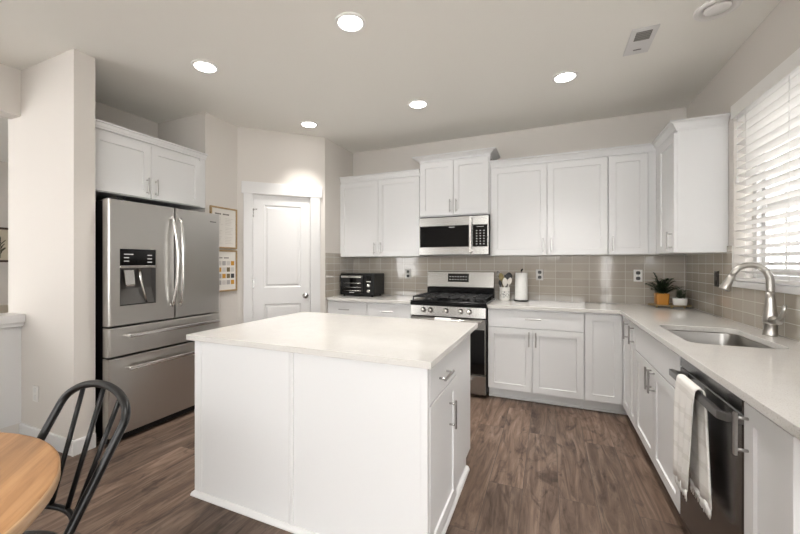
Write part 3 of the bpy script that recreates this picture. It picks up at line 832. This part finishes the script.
# ------------------------------------------------------------------ things on the counters
# toaster oven
to = thing('toaster_oven', 'black countertop toaster oven on the short counter left of the range', 'toaster oven', (-3.462, -.37, CT))
W, D, Ht = .455, .29, .270
b = B(); box(b, 0, W, 0, D, .016, Ht, .008, 2)
for x in (.03, W - .05):
    for y in (.02, D - .05): cyl(b, (x + .01, y + .01, 0), (x + .01, y + .01, .018), .012, 12)
obj('case', b, BLK, to)
b = B(); box(b, .012, .315, -.008, .0005, .035, Ht - .020, .002); od = obj('glass_door', b, BLKG, to)
b = B(); box(b, .028, .300, -.034, -.020, Ht - .048, Ht - .024, .005, 2)
for x in (.035, .293): box(b, x - .007, x + .007, -.022, -.0075, Ht - .045, Ht - .028)
obj('handle', b, HANDLE, od)
b = B()
for z in (.068, .108, .158): sweep(b, [(.05, -.0095, z), (.285, -.0095, z)], .0028 if z > .07 else .005, 6)
obj('rack_wires', b, HANDLE, od)
b = B(); box(b, .13, .195, -.0088, -.0075, .044, .050); obj('badge', b, MARK, od)
for z in (.068, .132):
    b = B(); lathe(b, [(.022, 0), (.022, -.004), (.018, -.007), (.016, -.022), (.001, -.023)], (.383, 0, z), 18, 'y'); obj('knob', b, HANDLE, to)
b = B(); box(b, .355, .412, -.004, .0005, .172, .184, .001); obj('start_button', b, HANDLE, to)
b = B(); box(b, .352, .415, -.003, .0005, .195, .245, .001); obj('display', b, BLKG, to)
# crock with utensils
CX, CY = -1.585, -.145
ck = thing('utensil_crock', 'white patterned utensil crock on the counter right of the range', 'crock', (CX, CY, CT))
m = mat('crock_pattern', (.78, .77, .73), .35); n, l, bs = nt(m)
vo = n.new('ShaderNodeTexVoronoi'); vo.feature = 'DISTANCE_TO_EDGE'; vo.inputs['Scale'].default_value = 38; l.new(coords(n, l), vo.inputs['Vector'])
sp_ = n.new('ShaderNodeSeparateXYZ'); tc_ = n.new('ShaderNodeTexCoord'); l.new(tc_.outputs['Object'], sp_.inputs[0])
rz_ = ramp(n, l, sp_.outputs['Z'], [(.030, (0, 0, 0)), (.034, (1, 1, 1)), (.098, (1, 1, 1)), (.102, (0, 0, 0))])
rv = ramp(n, l, vo.outputs['Distance'], [(.02, (1, 1, 1)), (.06, (0, 0, 0))])
ml = n.new('ShaderNodeMath'); ml.operation = 'MULTIPLY'; l.new(rz_.outputs['Color'], ml.inputs[0]); l.new(rv.outputs['Color'], ml.inputs[1])
l.new(mixc(n, l, (.78, .77, .73), (.10, .10, .10), ml.outputs[0]), bs.inputs['Base Color'])
b = B(); lathe(b, [(.001, 0), (.048, 0), (.051, .004), (.052, .02), (.052, .132), (.054, .136), (.053, .141), (.048, .140), (.047, .012), (.001, .010)], seg=36); obj('jar', b, m, ck)
def utensil(kind, label, dx, dy, tx, ty, hz, m, hm=None):
    """stands in the crock: foot near its bottom, leaning to (tx,ty) at height hz"""
    t = thing(kind, label, 'utensil', (CX, CY, CT + .0125), 0)
    p0 = Vector((dx, dy, .004)); p1 = Vector((tx, ty, hz))
    d = (p1 - p0).normalized()
    b = B(); sweep(b, [p0, p0.lerp(p1, .4), p1], [.005, .0055, .0045], 8); obj('handle', b, hm or m, t)
    return t, p1, d
def paddle_head(b, p, d, L, wd, th, bowl=0):
    """flattened spoon head along d"""
    side = d.cross(Vector((0, 1, 0))).normalized(); nr = side.cross(d).normalized()
    loops = []
    for k in range(10):
        u = k / 9; wv = wd * (math.sin(PI * min(1, u * .86 + .1)) ** .7)
        c = p + d * (L * u) + nr * bowl * math.sin(PI * u)
        loops.append([c + side * (wv * math.cos(a)) + nr * (th * math.sin(a)) - nr * (bowl * .7 * abs(math.cos(a)) ** 2) for a in [2 * PI * i / 10 for i in range(10)]])
    rings_mesh(b, loops, True, True)
    for f in b.faces: f.smooth = True
WOODS = mat('utensil_wood', (.24, .19, .075), .6); CRM = mat('cream_silicone', (.72, .69, .63), .5); BSIL = mat('black_nylon', (.02, .02, .021), .45)
for kind, lab, dx, dy, tx, ty, hz, mm, L, wd, hm in (
    ('wooden_spoon', 'olive-brown wooden spoon leaning left in the utensil crock', .006, .000, -.028, -.002, .20, WOODS, .085, .026, None),
    ('serving_spoon', 'cream serving spoon standing at the front of the utensil crock', .004, -.026, .006, -.036, .150, CRM, .085, .026, CRM),
    ('cooking_spoon', 'cream cooking spoon leaning right in the utensil crock', .0, -.01, .045, -.028, .165, CRM, .075, .022, CRM),
    ('ladle', 'round black ladle, tallest head in the utensil crock', .0, .012, .036, .012, .215, BSIL, .075, .034, None),
    ('spatula', 'black spatula leaning left over the rim of the utensil crock', -.022, -.006, -.040, -.024, .150, BSIL, .060, .016, None)):
    t, p, d = utensil(kind, lab, dx, dy, tx, ty, hz, mm, hm)
    b = B(); paddle_head(b, p - d * .006, d, L, wd, .004, .008); obj('head', b, mm, t)
t, p, d = utensil('tongs', 'thin black utensil handle sticking straight up behind the spoons in the crock', .004, .02, .004, .022, .245, BSIL)
b = B(); cyl(b, p - d * .03, p + d * .012, .010, 12); obj('grip', b, BSIL, t)
t, p, d = utensil('whisk', 'wire balloon whisk leaning far left behind the wooden spoon in crock',   .016, .020, -.050, .038, .215, CHROME)
b = B(); side = d.cross(Vector((0, 1, 0))).normalized(); nr = side.cross(d).normalized()
for k in range(6):
    a = PI * k / 6; ax = side * math.cos(a) + nr * math.sin(a)
    sweep(b, [p + d * (.085 * math.sin(PI * u) ** .8 if u <= .5 else .085 * math.sin(PI * u) ** .8) + ax * (.03 * math.cos(PI * u) * math.sin(PI * min(u, 1 - u)) ** .45 if 0 < u < 1 else 0) for u in [i / 16 for i in range(17)]], .0012, 5)
obj('wires', b, CHROME, t)
# paper towel
px_, py_ = -1.420, -.140
ph = thing('paper_towel_holder', 'paper towel holder with dark knob and base beside the utensil crock', 'holder', (px_, py_, CT))
b = B(); lathe(b, [(.001, 0), (.068, 0), (.070, .004), (.068, .010), (.001, .012)], seg=32); obj('base', b, BLK, ph)
b = B(); cyl(b, (0, 0, .011), (0, 0, .315), .006, 10); obj('post', b, CHROME, ph)
b = B(); sweep(b, [(0, 0, .312), (.004, 0, .322), (.014, 0, .334)], [.007, .009, .006], 10); obj('finial', b, BLK, ph)
b = B(); lathe(b, [(.020, 0), (.060, 0), (.0615, .003), (.0615, .278), (.060, .281), (.020, .281), (.020, 0)], seg=40, cap=False)
bmesh.ops.remove_doubles(b, verts=b.verts, dist=1e-5)
tag(obj('paper_towel_roll', b, WHITEM, loc=(px_, py_, CT + .0125)), 'full white paper towel roll standing on its holder by the crock', 'paper towel')
# corner tray with two plants
tx, ty = -.175, -.185
tr = thing('plant_tray', 'oval wooden tray on small feet carrying two potted plants in the corner', 'tray', (tx, ty, CT))
b = B(); loops = []
for gr, z in ((0, .014), (.004, .018), (.004, .026), (0, .027), (-.003, .0205)):
    loops.append([((.158 + gr) * math.cos(a), (.088 + gr) * math.sin(a), z) for a in [2 * PI * k / 40 for k in range(40)]])
rings_mesh(b, loops, True, True); obj('plate', b, wood('tray_wood', (.16, .11, .05), (.24, .17, .08), (.30, .22, .11)), tr)
for x, y in ((-.1, -.03), (.1, -.03), (0, .055), (0, -.07)):
    b = B(); cyl(b, (x, y, 0), (x, y, .0145), .007, 10); obj('foot', b, mat('brass', (.5, .36, .14), .3, 1), tr)
LEAF = mat('dark_leaf', (.030, .055, .022), .5); LEAF2 = mat('grey_green_leaf', (.10, .125, .075), .5)
SOIL = mat('soil', (.03, .022, .016), .9)
def leaf(b, p, d, L, wd, up=Vector((0, 0, 1)), curl=.25):
    side = d.cross(up)
    if side.length < 1e-3: side = Vector((1, 0, 0))
    side.normalize(); nrm = side.cross(d).normalized()
    rows = []
    for k in range(5):
        u = k / 4; c = p + d * (L * u) - nrm * (-curl * L * u * u) * -1
        w_ = wd * math.sin(PI * (.12 + .88 * u) ** .8) if k < 4 else .0004
        rows.append((b.verts.new(c - side * w_ + nrm * w_ * .25), b.verts.new(c), b.verts.new(c + side * w_ + nrm * w_ * .25)))
    for A, C in zip(rows[:-1], rows[1:]):
        for i in (0, 1):
            f = b.faces.new((A[i], A[i + 1], C[i + 1], C[i])); f.smooth = True
# orange pot with a feathery plant
pp = thing('potted_palm', 'feathery dark green plant in a square orange pot on the corner tray', 'plant', (tx - .055, ty + .012, CT + .0215))
b = B(); loops = []
for hw2, z, r in ((.042, 0, .014), (.045, .004, .014), (.051, .098, .014), (.050, .101, .013), (.046, .101, .012), (.043, .085, .011)):
    loops.append([(x, y, z) for x, y in rrect(-hw2, hw2, -hw2, hw2, r, 4)])
rings_mesh(b, loops, True, True); obj('pot', b, mat('orange_glaze', (.50, .21, .022), .3), pp)
b = B(); poly_extrude(b, rrect(-.042, .042, -.042, .042, .01, 3), .086, .092); obj('soil', b, SOIL, pp)
b = B()
for k in range(46):
    a = R.uniform(0, 2 * PI); lean = R.uniform(.1, 1.0); L = R.uniform(.10, .20)
    base = Vector((R.uniform(-.02, .02), R.uniform(-.02, .02), .09)); pts = []
    for i in range(8):
        u = i / 7; rr = L * (u * math.sin(lean) + .18 * u * u)
        pts.append(base + Vector((math.cos(a) * rr * .82, math.sin(a) * rr * .62, L * (u * math.cos(lean * .8) - .28 * u * u * lean))))
    sweep(b, pts, [.0016] * 7 + [.0006], 5)
    for i in range(2, 8):
        t_ = (pts[i] - pts[i - 1]).normalized(); sd = t_.cross(Vector((0, 0, 1))).normalized()
        for sgn in (-1, 1):
            for _ in range(2):
                leaf(b, pts[i - 1].lerp(pts[i], R.random()), (sd * sgn + t_ * R.uniform(.3, .9) + Vector((0, 0, R.uniform(-.1, .25)))).normalized(), R.uniform(.028, .05), .0055)
obj('fronds', b, LEAF, pp)
sp2 = thing('potted_succulents', 'small succulents in a low white bowl on the right of the tray', 'plant', (tx + .072, ty - .012, CT + .0215))
b = B(); lathe(b, [(.001, 0), (.044, 0), (.049, .004), (.052, .030), (.053, .062), (.050, .064), (.048, .052), (.001, .050)], seg=32); obj('bowl', b, WHITE, sp2)
b = B(); lathe(b, [(.001, .053), (.0475, .052), (.0475, .0505), (.001, .0505)], seg=20); obj('soil', b, SOIL, sp2)
b = B()
for k in range(30):
    a = R.uniform(0, 2 * PI); r_ = R.uniform(0, .040); c0 = Vector((r_ * math.cos(a), r_ * math.sin(a), .050)); hh = R.uniform(.035, .095)
    top = c0 + Vector((R.uniform(-.012, .012), R.uniform(-.012, .012), hh)); sweep(b, [c0, top], [.002, .0015], 5)
    for i in range(14):
        u = R.uniform(.3, 1); aa = R.uniform(0, 2 * PI)
        leaf(b, c0.lerp(top, u), Vector((math.cos(aa), math.sin(aa), R.uniform(.1, .9))).normalized(), R.uniform(.014, .026), .006)
obj('leaves', b, LEAF2, sp2)

# ------------------------------------------------------------------ outlets
def outlet(label, loc, rz, plate, rec, screw=True, kind='outlet', w=.072, h=.115):
    t = thing('wall_outlet', label, 'outlet', loc, rz)
    b = B(); box(b, -w / 2, w / 2, -.006, 0, -h / 2, h / 2, .002); obj('cover_plate', b, plate, t)
    for z in (-.026, .026):
        b = B(); poly_extrude(b, rrect(-.018, .018, -.0165, .0165, .012, 5), 0, .003)
        o = obj('receptacle', b, rec, t); o.rotation_euler = (PI / 2, 0, 0); o.location = (0, -.0055, z)
    b = B(); cyl(b, (0, -.0055, 0), (0, -.0075, 0), .003, 8); obj('screw', b, rec, t)
OUTB = mat('outlet_black', (.015, .014, .013), .35)
BRNZ = mat('bronze_plate', (.030, .024, .020), .35); STPL = mat('steel_plate', (.50, .485, .465), .45, .3)
outlet('steel-plate outlet with black sockets on the tile left of the range', (-2.720, -.0105, 1.157), 0, STPL, OUTB)
outlet('steel-plate outlet with black sockets on the tile right of paper towels', (-1.246, -.0105, 1.164), 0, STPL, OUTB)
outlet('white-plate outlet with black sockets on the tile left of the orange pot', (-.378, -.0105, 1.166), 0, WHITE, OUTB)
outlet('dark bronze outlet on the right wall tile between corner and window', (-.0105, -.695, 1.168), -PI / 2, BRNZ, OUTB)
outlet('white outlet low on the grey wall stub behind the black chair', (-4.535, -2.8155, .345), 0, mat('outlet_white', (.70, .68, .65), .4), WHITE)

# ------------------------------------------------------------------ pictures
def picture(name, label, y0, y1, z0, z1):
    t = thing(name, label, 'picture', (-4.139, y0, z0), PI / 2)
    W, Hh = y1 - y0, z1 - z0; f = .016
    b = B()
    for x0, x1, a, c in ((0, W, 0, f), (0, W, Hh - f, Hh), (0, f, f, Hh - f), (W - f, W, f, Hh - f)): box(b, x0, x1, -.022, 0, a, c, .002)
    obj('frame', b, FRAMEW, t)
    b = B(); box(b, f, W - f, -.012, -.002, f, Hh - f); sh = obj('print', b, mat('print_paper', (.72, .69, .64), .6), t)
    return t, sh, W, Hh
INK = mat('print_ink', (.10, .09, .08), .7); INK2 = mat('print_grey', (.50, .47, .43), .7)
t, sh, W, Hh = picture('framed_print', 'upper wood-framed print with heading and rows of small text', -1.672, -1.342, 1.432, 1.842)
b = B()
for x, w_ in ((.055, .010), (.068, .014), (.085, .008), (.096, .014), (.115, .012), (.150, .014), (.167, .011), (.182, .010), (.196, .013), (.212, .015)): box(b, x, x + w_, -.0128, -.0118, Hh - .075, Hh - .062)
obj('heading', b, INK, sh)
b = B()
for cx in (.05, .18):
    for k in range(17):
        if k in (5, 11): continue
        box(b, cx, cx + R.uniform(.06, .105), -.0126, -.0118, Hh - .11 - .0155 * k, Hh - .1075 - .0155 * k)
obj('text_lines', b, INK2, sh)
t, sh, W, Hh = picture('framed_print', 'lower wood-framed print with a grid of coloured squares', -1.672, -1.342, 1.002, 1.418)
b = B()
for x, w_ in ((.10, .012), (.116, .010), (.130, .014), (.165, .012), (.181, .009), (.194, .014), (.212, .010)): box(b, x, x + w_, -.0128, -.0118, Hh - .085, Hh - .074)
obj('heading', b, INK, sh)
cols = {'o': (.55, .27, .03), 'g': (.38, .365, .35), 'k': (.035, .033, .035), 'b': (.16, .12, .06), 'l': (.55, .52, .49)}
grid = ['olglo', 'golbl', 'lgobk', 'oglgo']
for j, row in enumerate(grid):
    for i, ch in enumerate(row):
        x = .036 + .054 * i; z = Hh - .155 - .064 * j
        b = B(); box(b, x, x + .042, -.0128, -.0118, z, z + .044); obj('colour_square', b, mat('swatch_' + ch, cols[ch], .6), sh)
# far room picture
fp_ = thing('framed_picture', 'wide dark-framed plant picture on the far wall through the opening', 'picture', (-8.199, -2.75, 1.30), PI / 2)
b = B(); box(b, 0, 1.2, -.03, 0, 0, .03); box(b, 0, 1.2, -.03, 0, .46, .49); box(b, 0, .02, -.03, 0, .03, .46); box(b, 1.18, 1.2, -.03, 0, .03, .46); obj('frame', b, mat('dark_frame', (.05, .03, .02), .5), fp_)
b = B(); box(b, .02, 1.18, -.012, -.002, .03, .46); sh = obj('print', b, mat('print_cream', (.60, .54, .42), .7), fp_)
b = B(); rr = random.Random(3)
for cx in (.25, .62, .985, 1.06):
    for k in range(9):
        a = rr.uniform(-1.0, 1.0); leaf(b, Vector((cx, -.0135, .12 + .022 * k)), Vector((math.sin(a), 0, math.cos(a))), rr.uniform(.05, .09), .012, up=Vector((0, 1, 0)), curl=0)
    cyl(b, (cx, -.0135, .06), (cx, -.0135, .36), .003, 5)
obj('plant_drawing', b, mat('ink_green', (.06, .06, .035), .8), sh)
sb = thing('console_bench', 'beige bench against the far wall through the opening', 'bench', (-8.0, -2.0, 0))
b = B(); box(b, -.18, .2, -.6, .6, .40, .50, .02, 2); obj('seat', b, mat('beige_fabric', (.48, .42, .34), .9), sb)
b = B(); box(b, -.18, -.12, -.6, .6, .50, .70, .02, 2); obj('backrest', b, mat('beige_fabric', (.48, .42, .34), .9), sb)
for x in (-.15, .17):
    for y in (-.55, .55):
        b = B(); cyl(b, (x, y, 0), (x, y, .402), .02, 10); obj('leg', b, FRAMEW, sb)

# ------------------------------------------------------------------ ceiling fittings
def area(loc, power, size=.13):
    ld = bpy.data.lights.new('downlight_lamp', 'AREA'); ld.shape = 'DISK'; ld.size = size; ld.energy = power; ld.color = LAMP_COL; ld.spread = math.radians(84)
    o = bpy.data.objects.new('downlight_lamp', ld); COL.objects.link(o); o.location = loc
    return o
def downlight(x, y, label, on=True):
    t = thing('recessed_downlight', label, 'ceiling light', (x, y, H - .010), 0, 'recessed ceiling downlights')
    b = B(); lathe(b, [(.092, .010), (.092, .004), (.088, .0), (.074, .001), (.072, .004), (.072, .010)], seg=40); obj('trim_ring', b, WHITEM, t)
    b = B(); lathe(b, [(.0715, .0095), (.0715, .005), (.001, .005)], seg=32); obj('lens', b, LENS, t)
    a = area((0, 0, -.002), LAMP_W); a.parent = t
for x, y, lab in ((-2.24, -2.297, 'lit recessed ceiling light nearest the camera, above the island'),
                  (-3.45, -2.297, 'lit recessed ceiling light above the space before the refrigerator'),
                  (-3.42, -1.065, 'lit recessed ceiling light in front of the pantry door'),
                  (-2.235, -1.065, 'lit recessed ceiling light in front of the microwave'),
                  (-1.045, -1.065, 'lit recessed ceiling light above the floor between island and corner')):
    downlight(x, y, lab)
for x, y in ((-1.05, -2.297), (-2.2, -4.3), (-1.0, -4.3)):   # the same lamps, behind and above the camera
    area((x, y, H - .012), LAMP_W)
t = thing('round_ceiling_fitting', 'unlit white round recessed fitting on the ceiling above the sink', 'ceiling light', (-.295, -1.57, H - .014))
b = B(); lathe(b, [(.105, .014), (.105, .006), (.099, 0), (.078, .002), (.070, .013), (.001, .013)], seg=40); obj('trim_ring', b, WHITEM, t)
b = B(); lathe(b, [(.062, .0125), (.060, .002), (.052, -.003), (.001, -.005)], seg=32); obj('lens', b, WHITE, t)
vt = thing('ceiling_vent', 'white rectangular ceiling air vent with a dark grille', 'vent', (-.62, -1.38, H - .008))
b = B(); box(b, -.072, .072, -.152, .157, 0, .008, .002); obj('plate', b, TRIMW, vt)
b = B(); box(b, -.042, .042, -.120, -.020, -.002, .0005); vg = obj('grille', b, GREYP, vt)
b = B()
for k in range(5): box(b, -.042, .042, -.116 + .02 * k, -.110 + .02 * k, -.005, -.0015)
obj('louvres', b, mat('louvre_grey', (.3, .29, .27), .5), vg)
b = B(); box(b, -.022, .022, .092, .098, -.003, .0005); obj('lever', b, GREYP, vt)

# ------------------------------------------------------------------ dining table and chair
tb = thing('dining_table', 'round light oak dining table in the lower left foreground', 'table', (-2.633, -4.136, 0))
b = B(); lathe(b, [(.001, .688), (.520, .688), (.538, .694), (.540, .700), (.540, .724), (.537, .7285), (.530, .730), (.001, .730)], seg=96)
top = obj('tabletop', b, OAK, tb)
top.data.materials.append(OAKE)
for p in top.data.polygons:
    c = p.center
    if math.hypot(c.x, c.y) > .5 and c.z < .7275: p.material_index = 1
b = B(); lathe(b, [(.001, .03), (.06, .03), (.07, .06), (.05, .12), (.045, .3), (.06, .5), (.05, .62), (.16, .66), (.16, .6885)], seg=32); obj('pedestal', b, CHAIRB, tb)
for k in range(4):
    a = PI / 4 + PI / 2 * k; d = Vector((math.cos(a), math.sin(a), 0))
    b = B(); sweep(b, [d * .03 + Vector((0, 0, .12)), d * .2 + Vector((0, 0, .07)), d * .36 + Vector((0, 0, .022))], [.035, .03, .022], 10); obj('foot', b, CHAIRB, tb)

ch = thing('windsor_chair', 'black hoop-back windsor chair pulled up to the round oak table', 'chair', (-2.559, -3.701, 0), -.054)
LEAN, WB, WM, H1, HT, DT_, DBm, ZR, BUL = .542, .186, .195, .787, .868, .116, .071, .502, .093
def cw(u, h, off=0): return (u, (h - .42) * LEAN + off, h)
pts = [cw(-(WB + (WM - WB) * k / 10), .42 + (H1 - .42) * k / 10) for k in range(10)]
pts += [cw(-WM * math.cos(PI * k / 32), H1 + (HT - H1) * math.sin(PI * k / 32)) for k in range(33)]
pts += [cw((WB + (WM - WB) * k / 10), .42 + (H1 - .42) * k / 10) for k in range(9, -1, -1)]
b = B(); sweep(b, pts, .0125, 12); obj('hoop', b, CHAIRB, ch)
def rail(u): wr = WB + .006; return cw(u, ZR, BUL * (1 - (u / wr) ** 2))
b = B(); sweep(b, [rail(-WB + 2 * WB * k / 20) for k in range(21)], .0095, 10); obj('lower_rail', b, CHAIRB, ch)
for k in (-1, 0, 1):
    u = k * DT_; hz = H1 + (HT - H1) * math.sqrt(1 - (u / WM) ** 2)
    b = B(); sweep(b, [rail(k * DBm), cw(u, hz)], .0075, 10); obj('spindle', b, CHAIRB, ch)
b = B(); SC = (0, -.075)
loops = []
for sc_, z in ((.86, .405), (.97, .412), (1.0, .424), (.985, .434), (.93, .440), (.6, .436), (.2, .433)):
    loops.append([(SC[0] + .205 * sc_ * math.cos(a), SC[1] + .200 * sc_ * math.sin(a), z) for a in [2 * PI * k / 48 for k in range(48)]])
rings_mesh(b, loops, True, True)
obj('seat', b, CHAIRB, ch, smooth=True)
for sx in (-1, 1):
    for sy in (-1, 1):
        b = B(); p0 = Vector((SC[0] + sx * .13, SC[1] + sy * .13, .412)); p1 = Vector((SC[0] + sx * .19, SC[1] + sy * .19, 0))
        sweep(b, [p0, p0.lerp(p1, .45), p1], [.016, .019, .012], 12); obj('leg', b, CHAIRB, ch)
for sx in (-1, 1):
    b = B(); sweep(b, [(SC[0] + sx * .162, SC[1] - .162, .19), (SC[0] + sx * .162, SC[1] + .162, .19)], .009, 10); obj('stretcher', b, CHAIRB, ch)
b = B(); sweep(b, [(SC[0] - .162, SC[1], .19), (SC[0] + .162, SC[1], .19)], .009, 10); obj('stretcher', b, CHAIRB, ch)
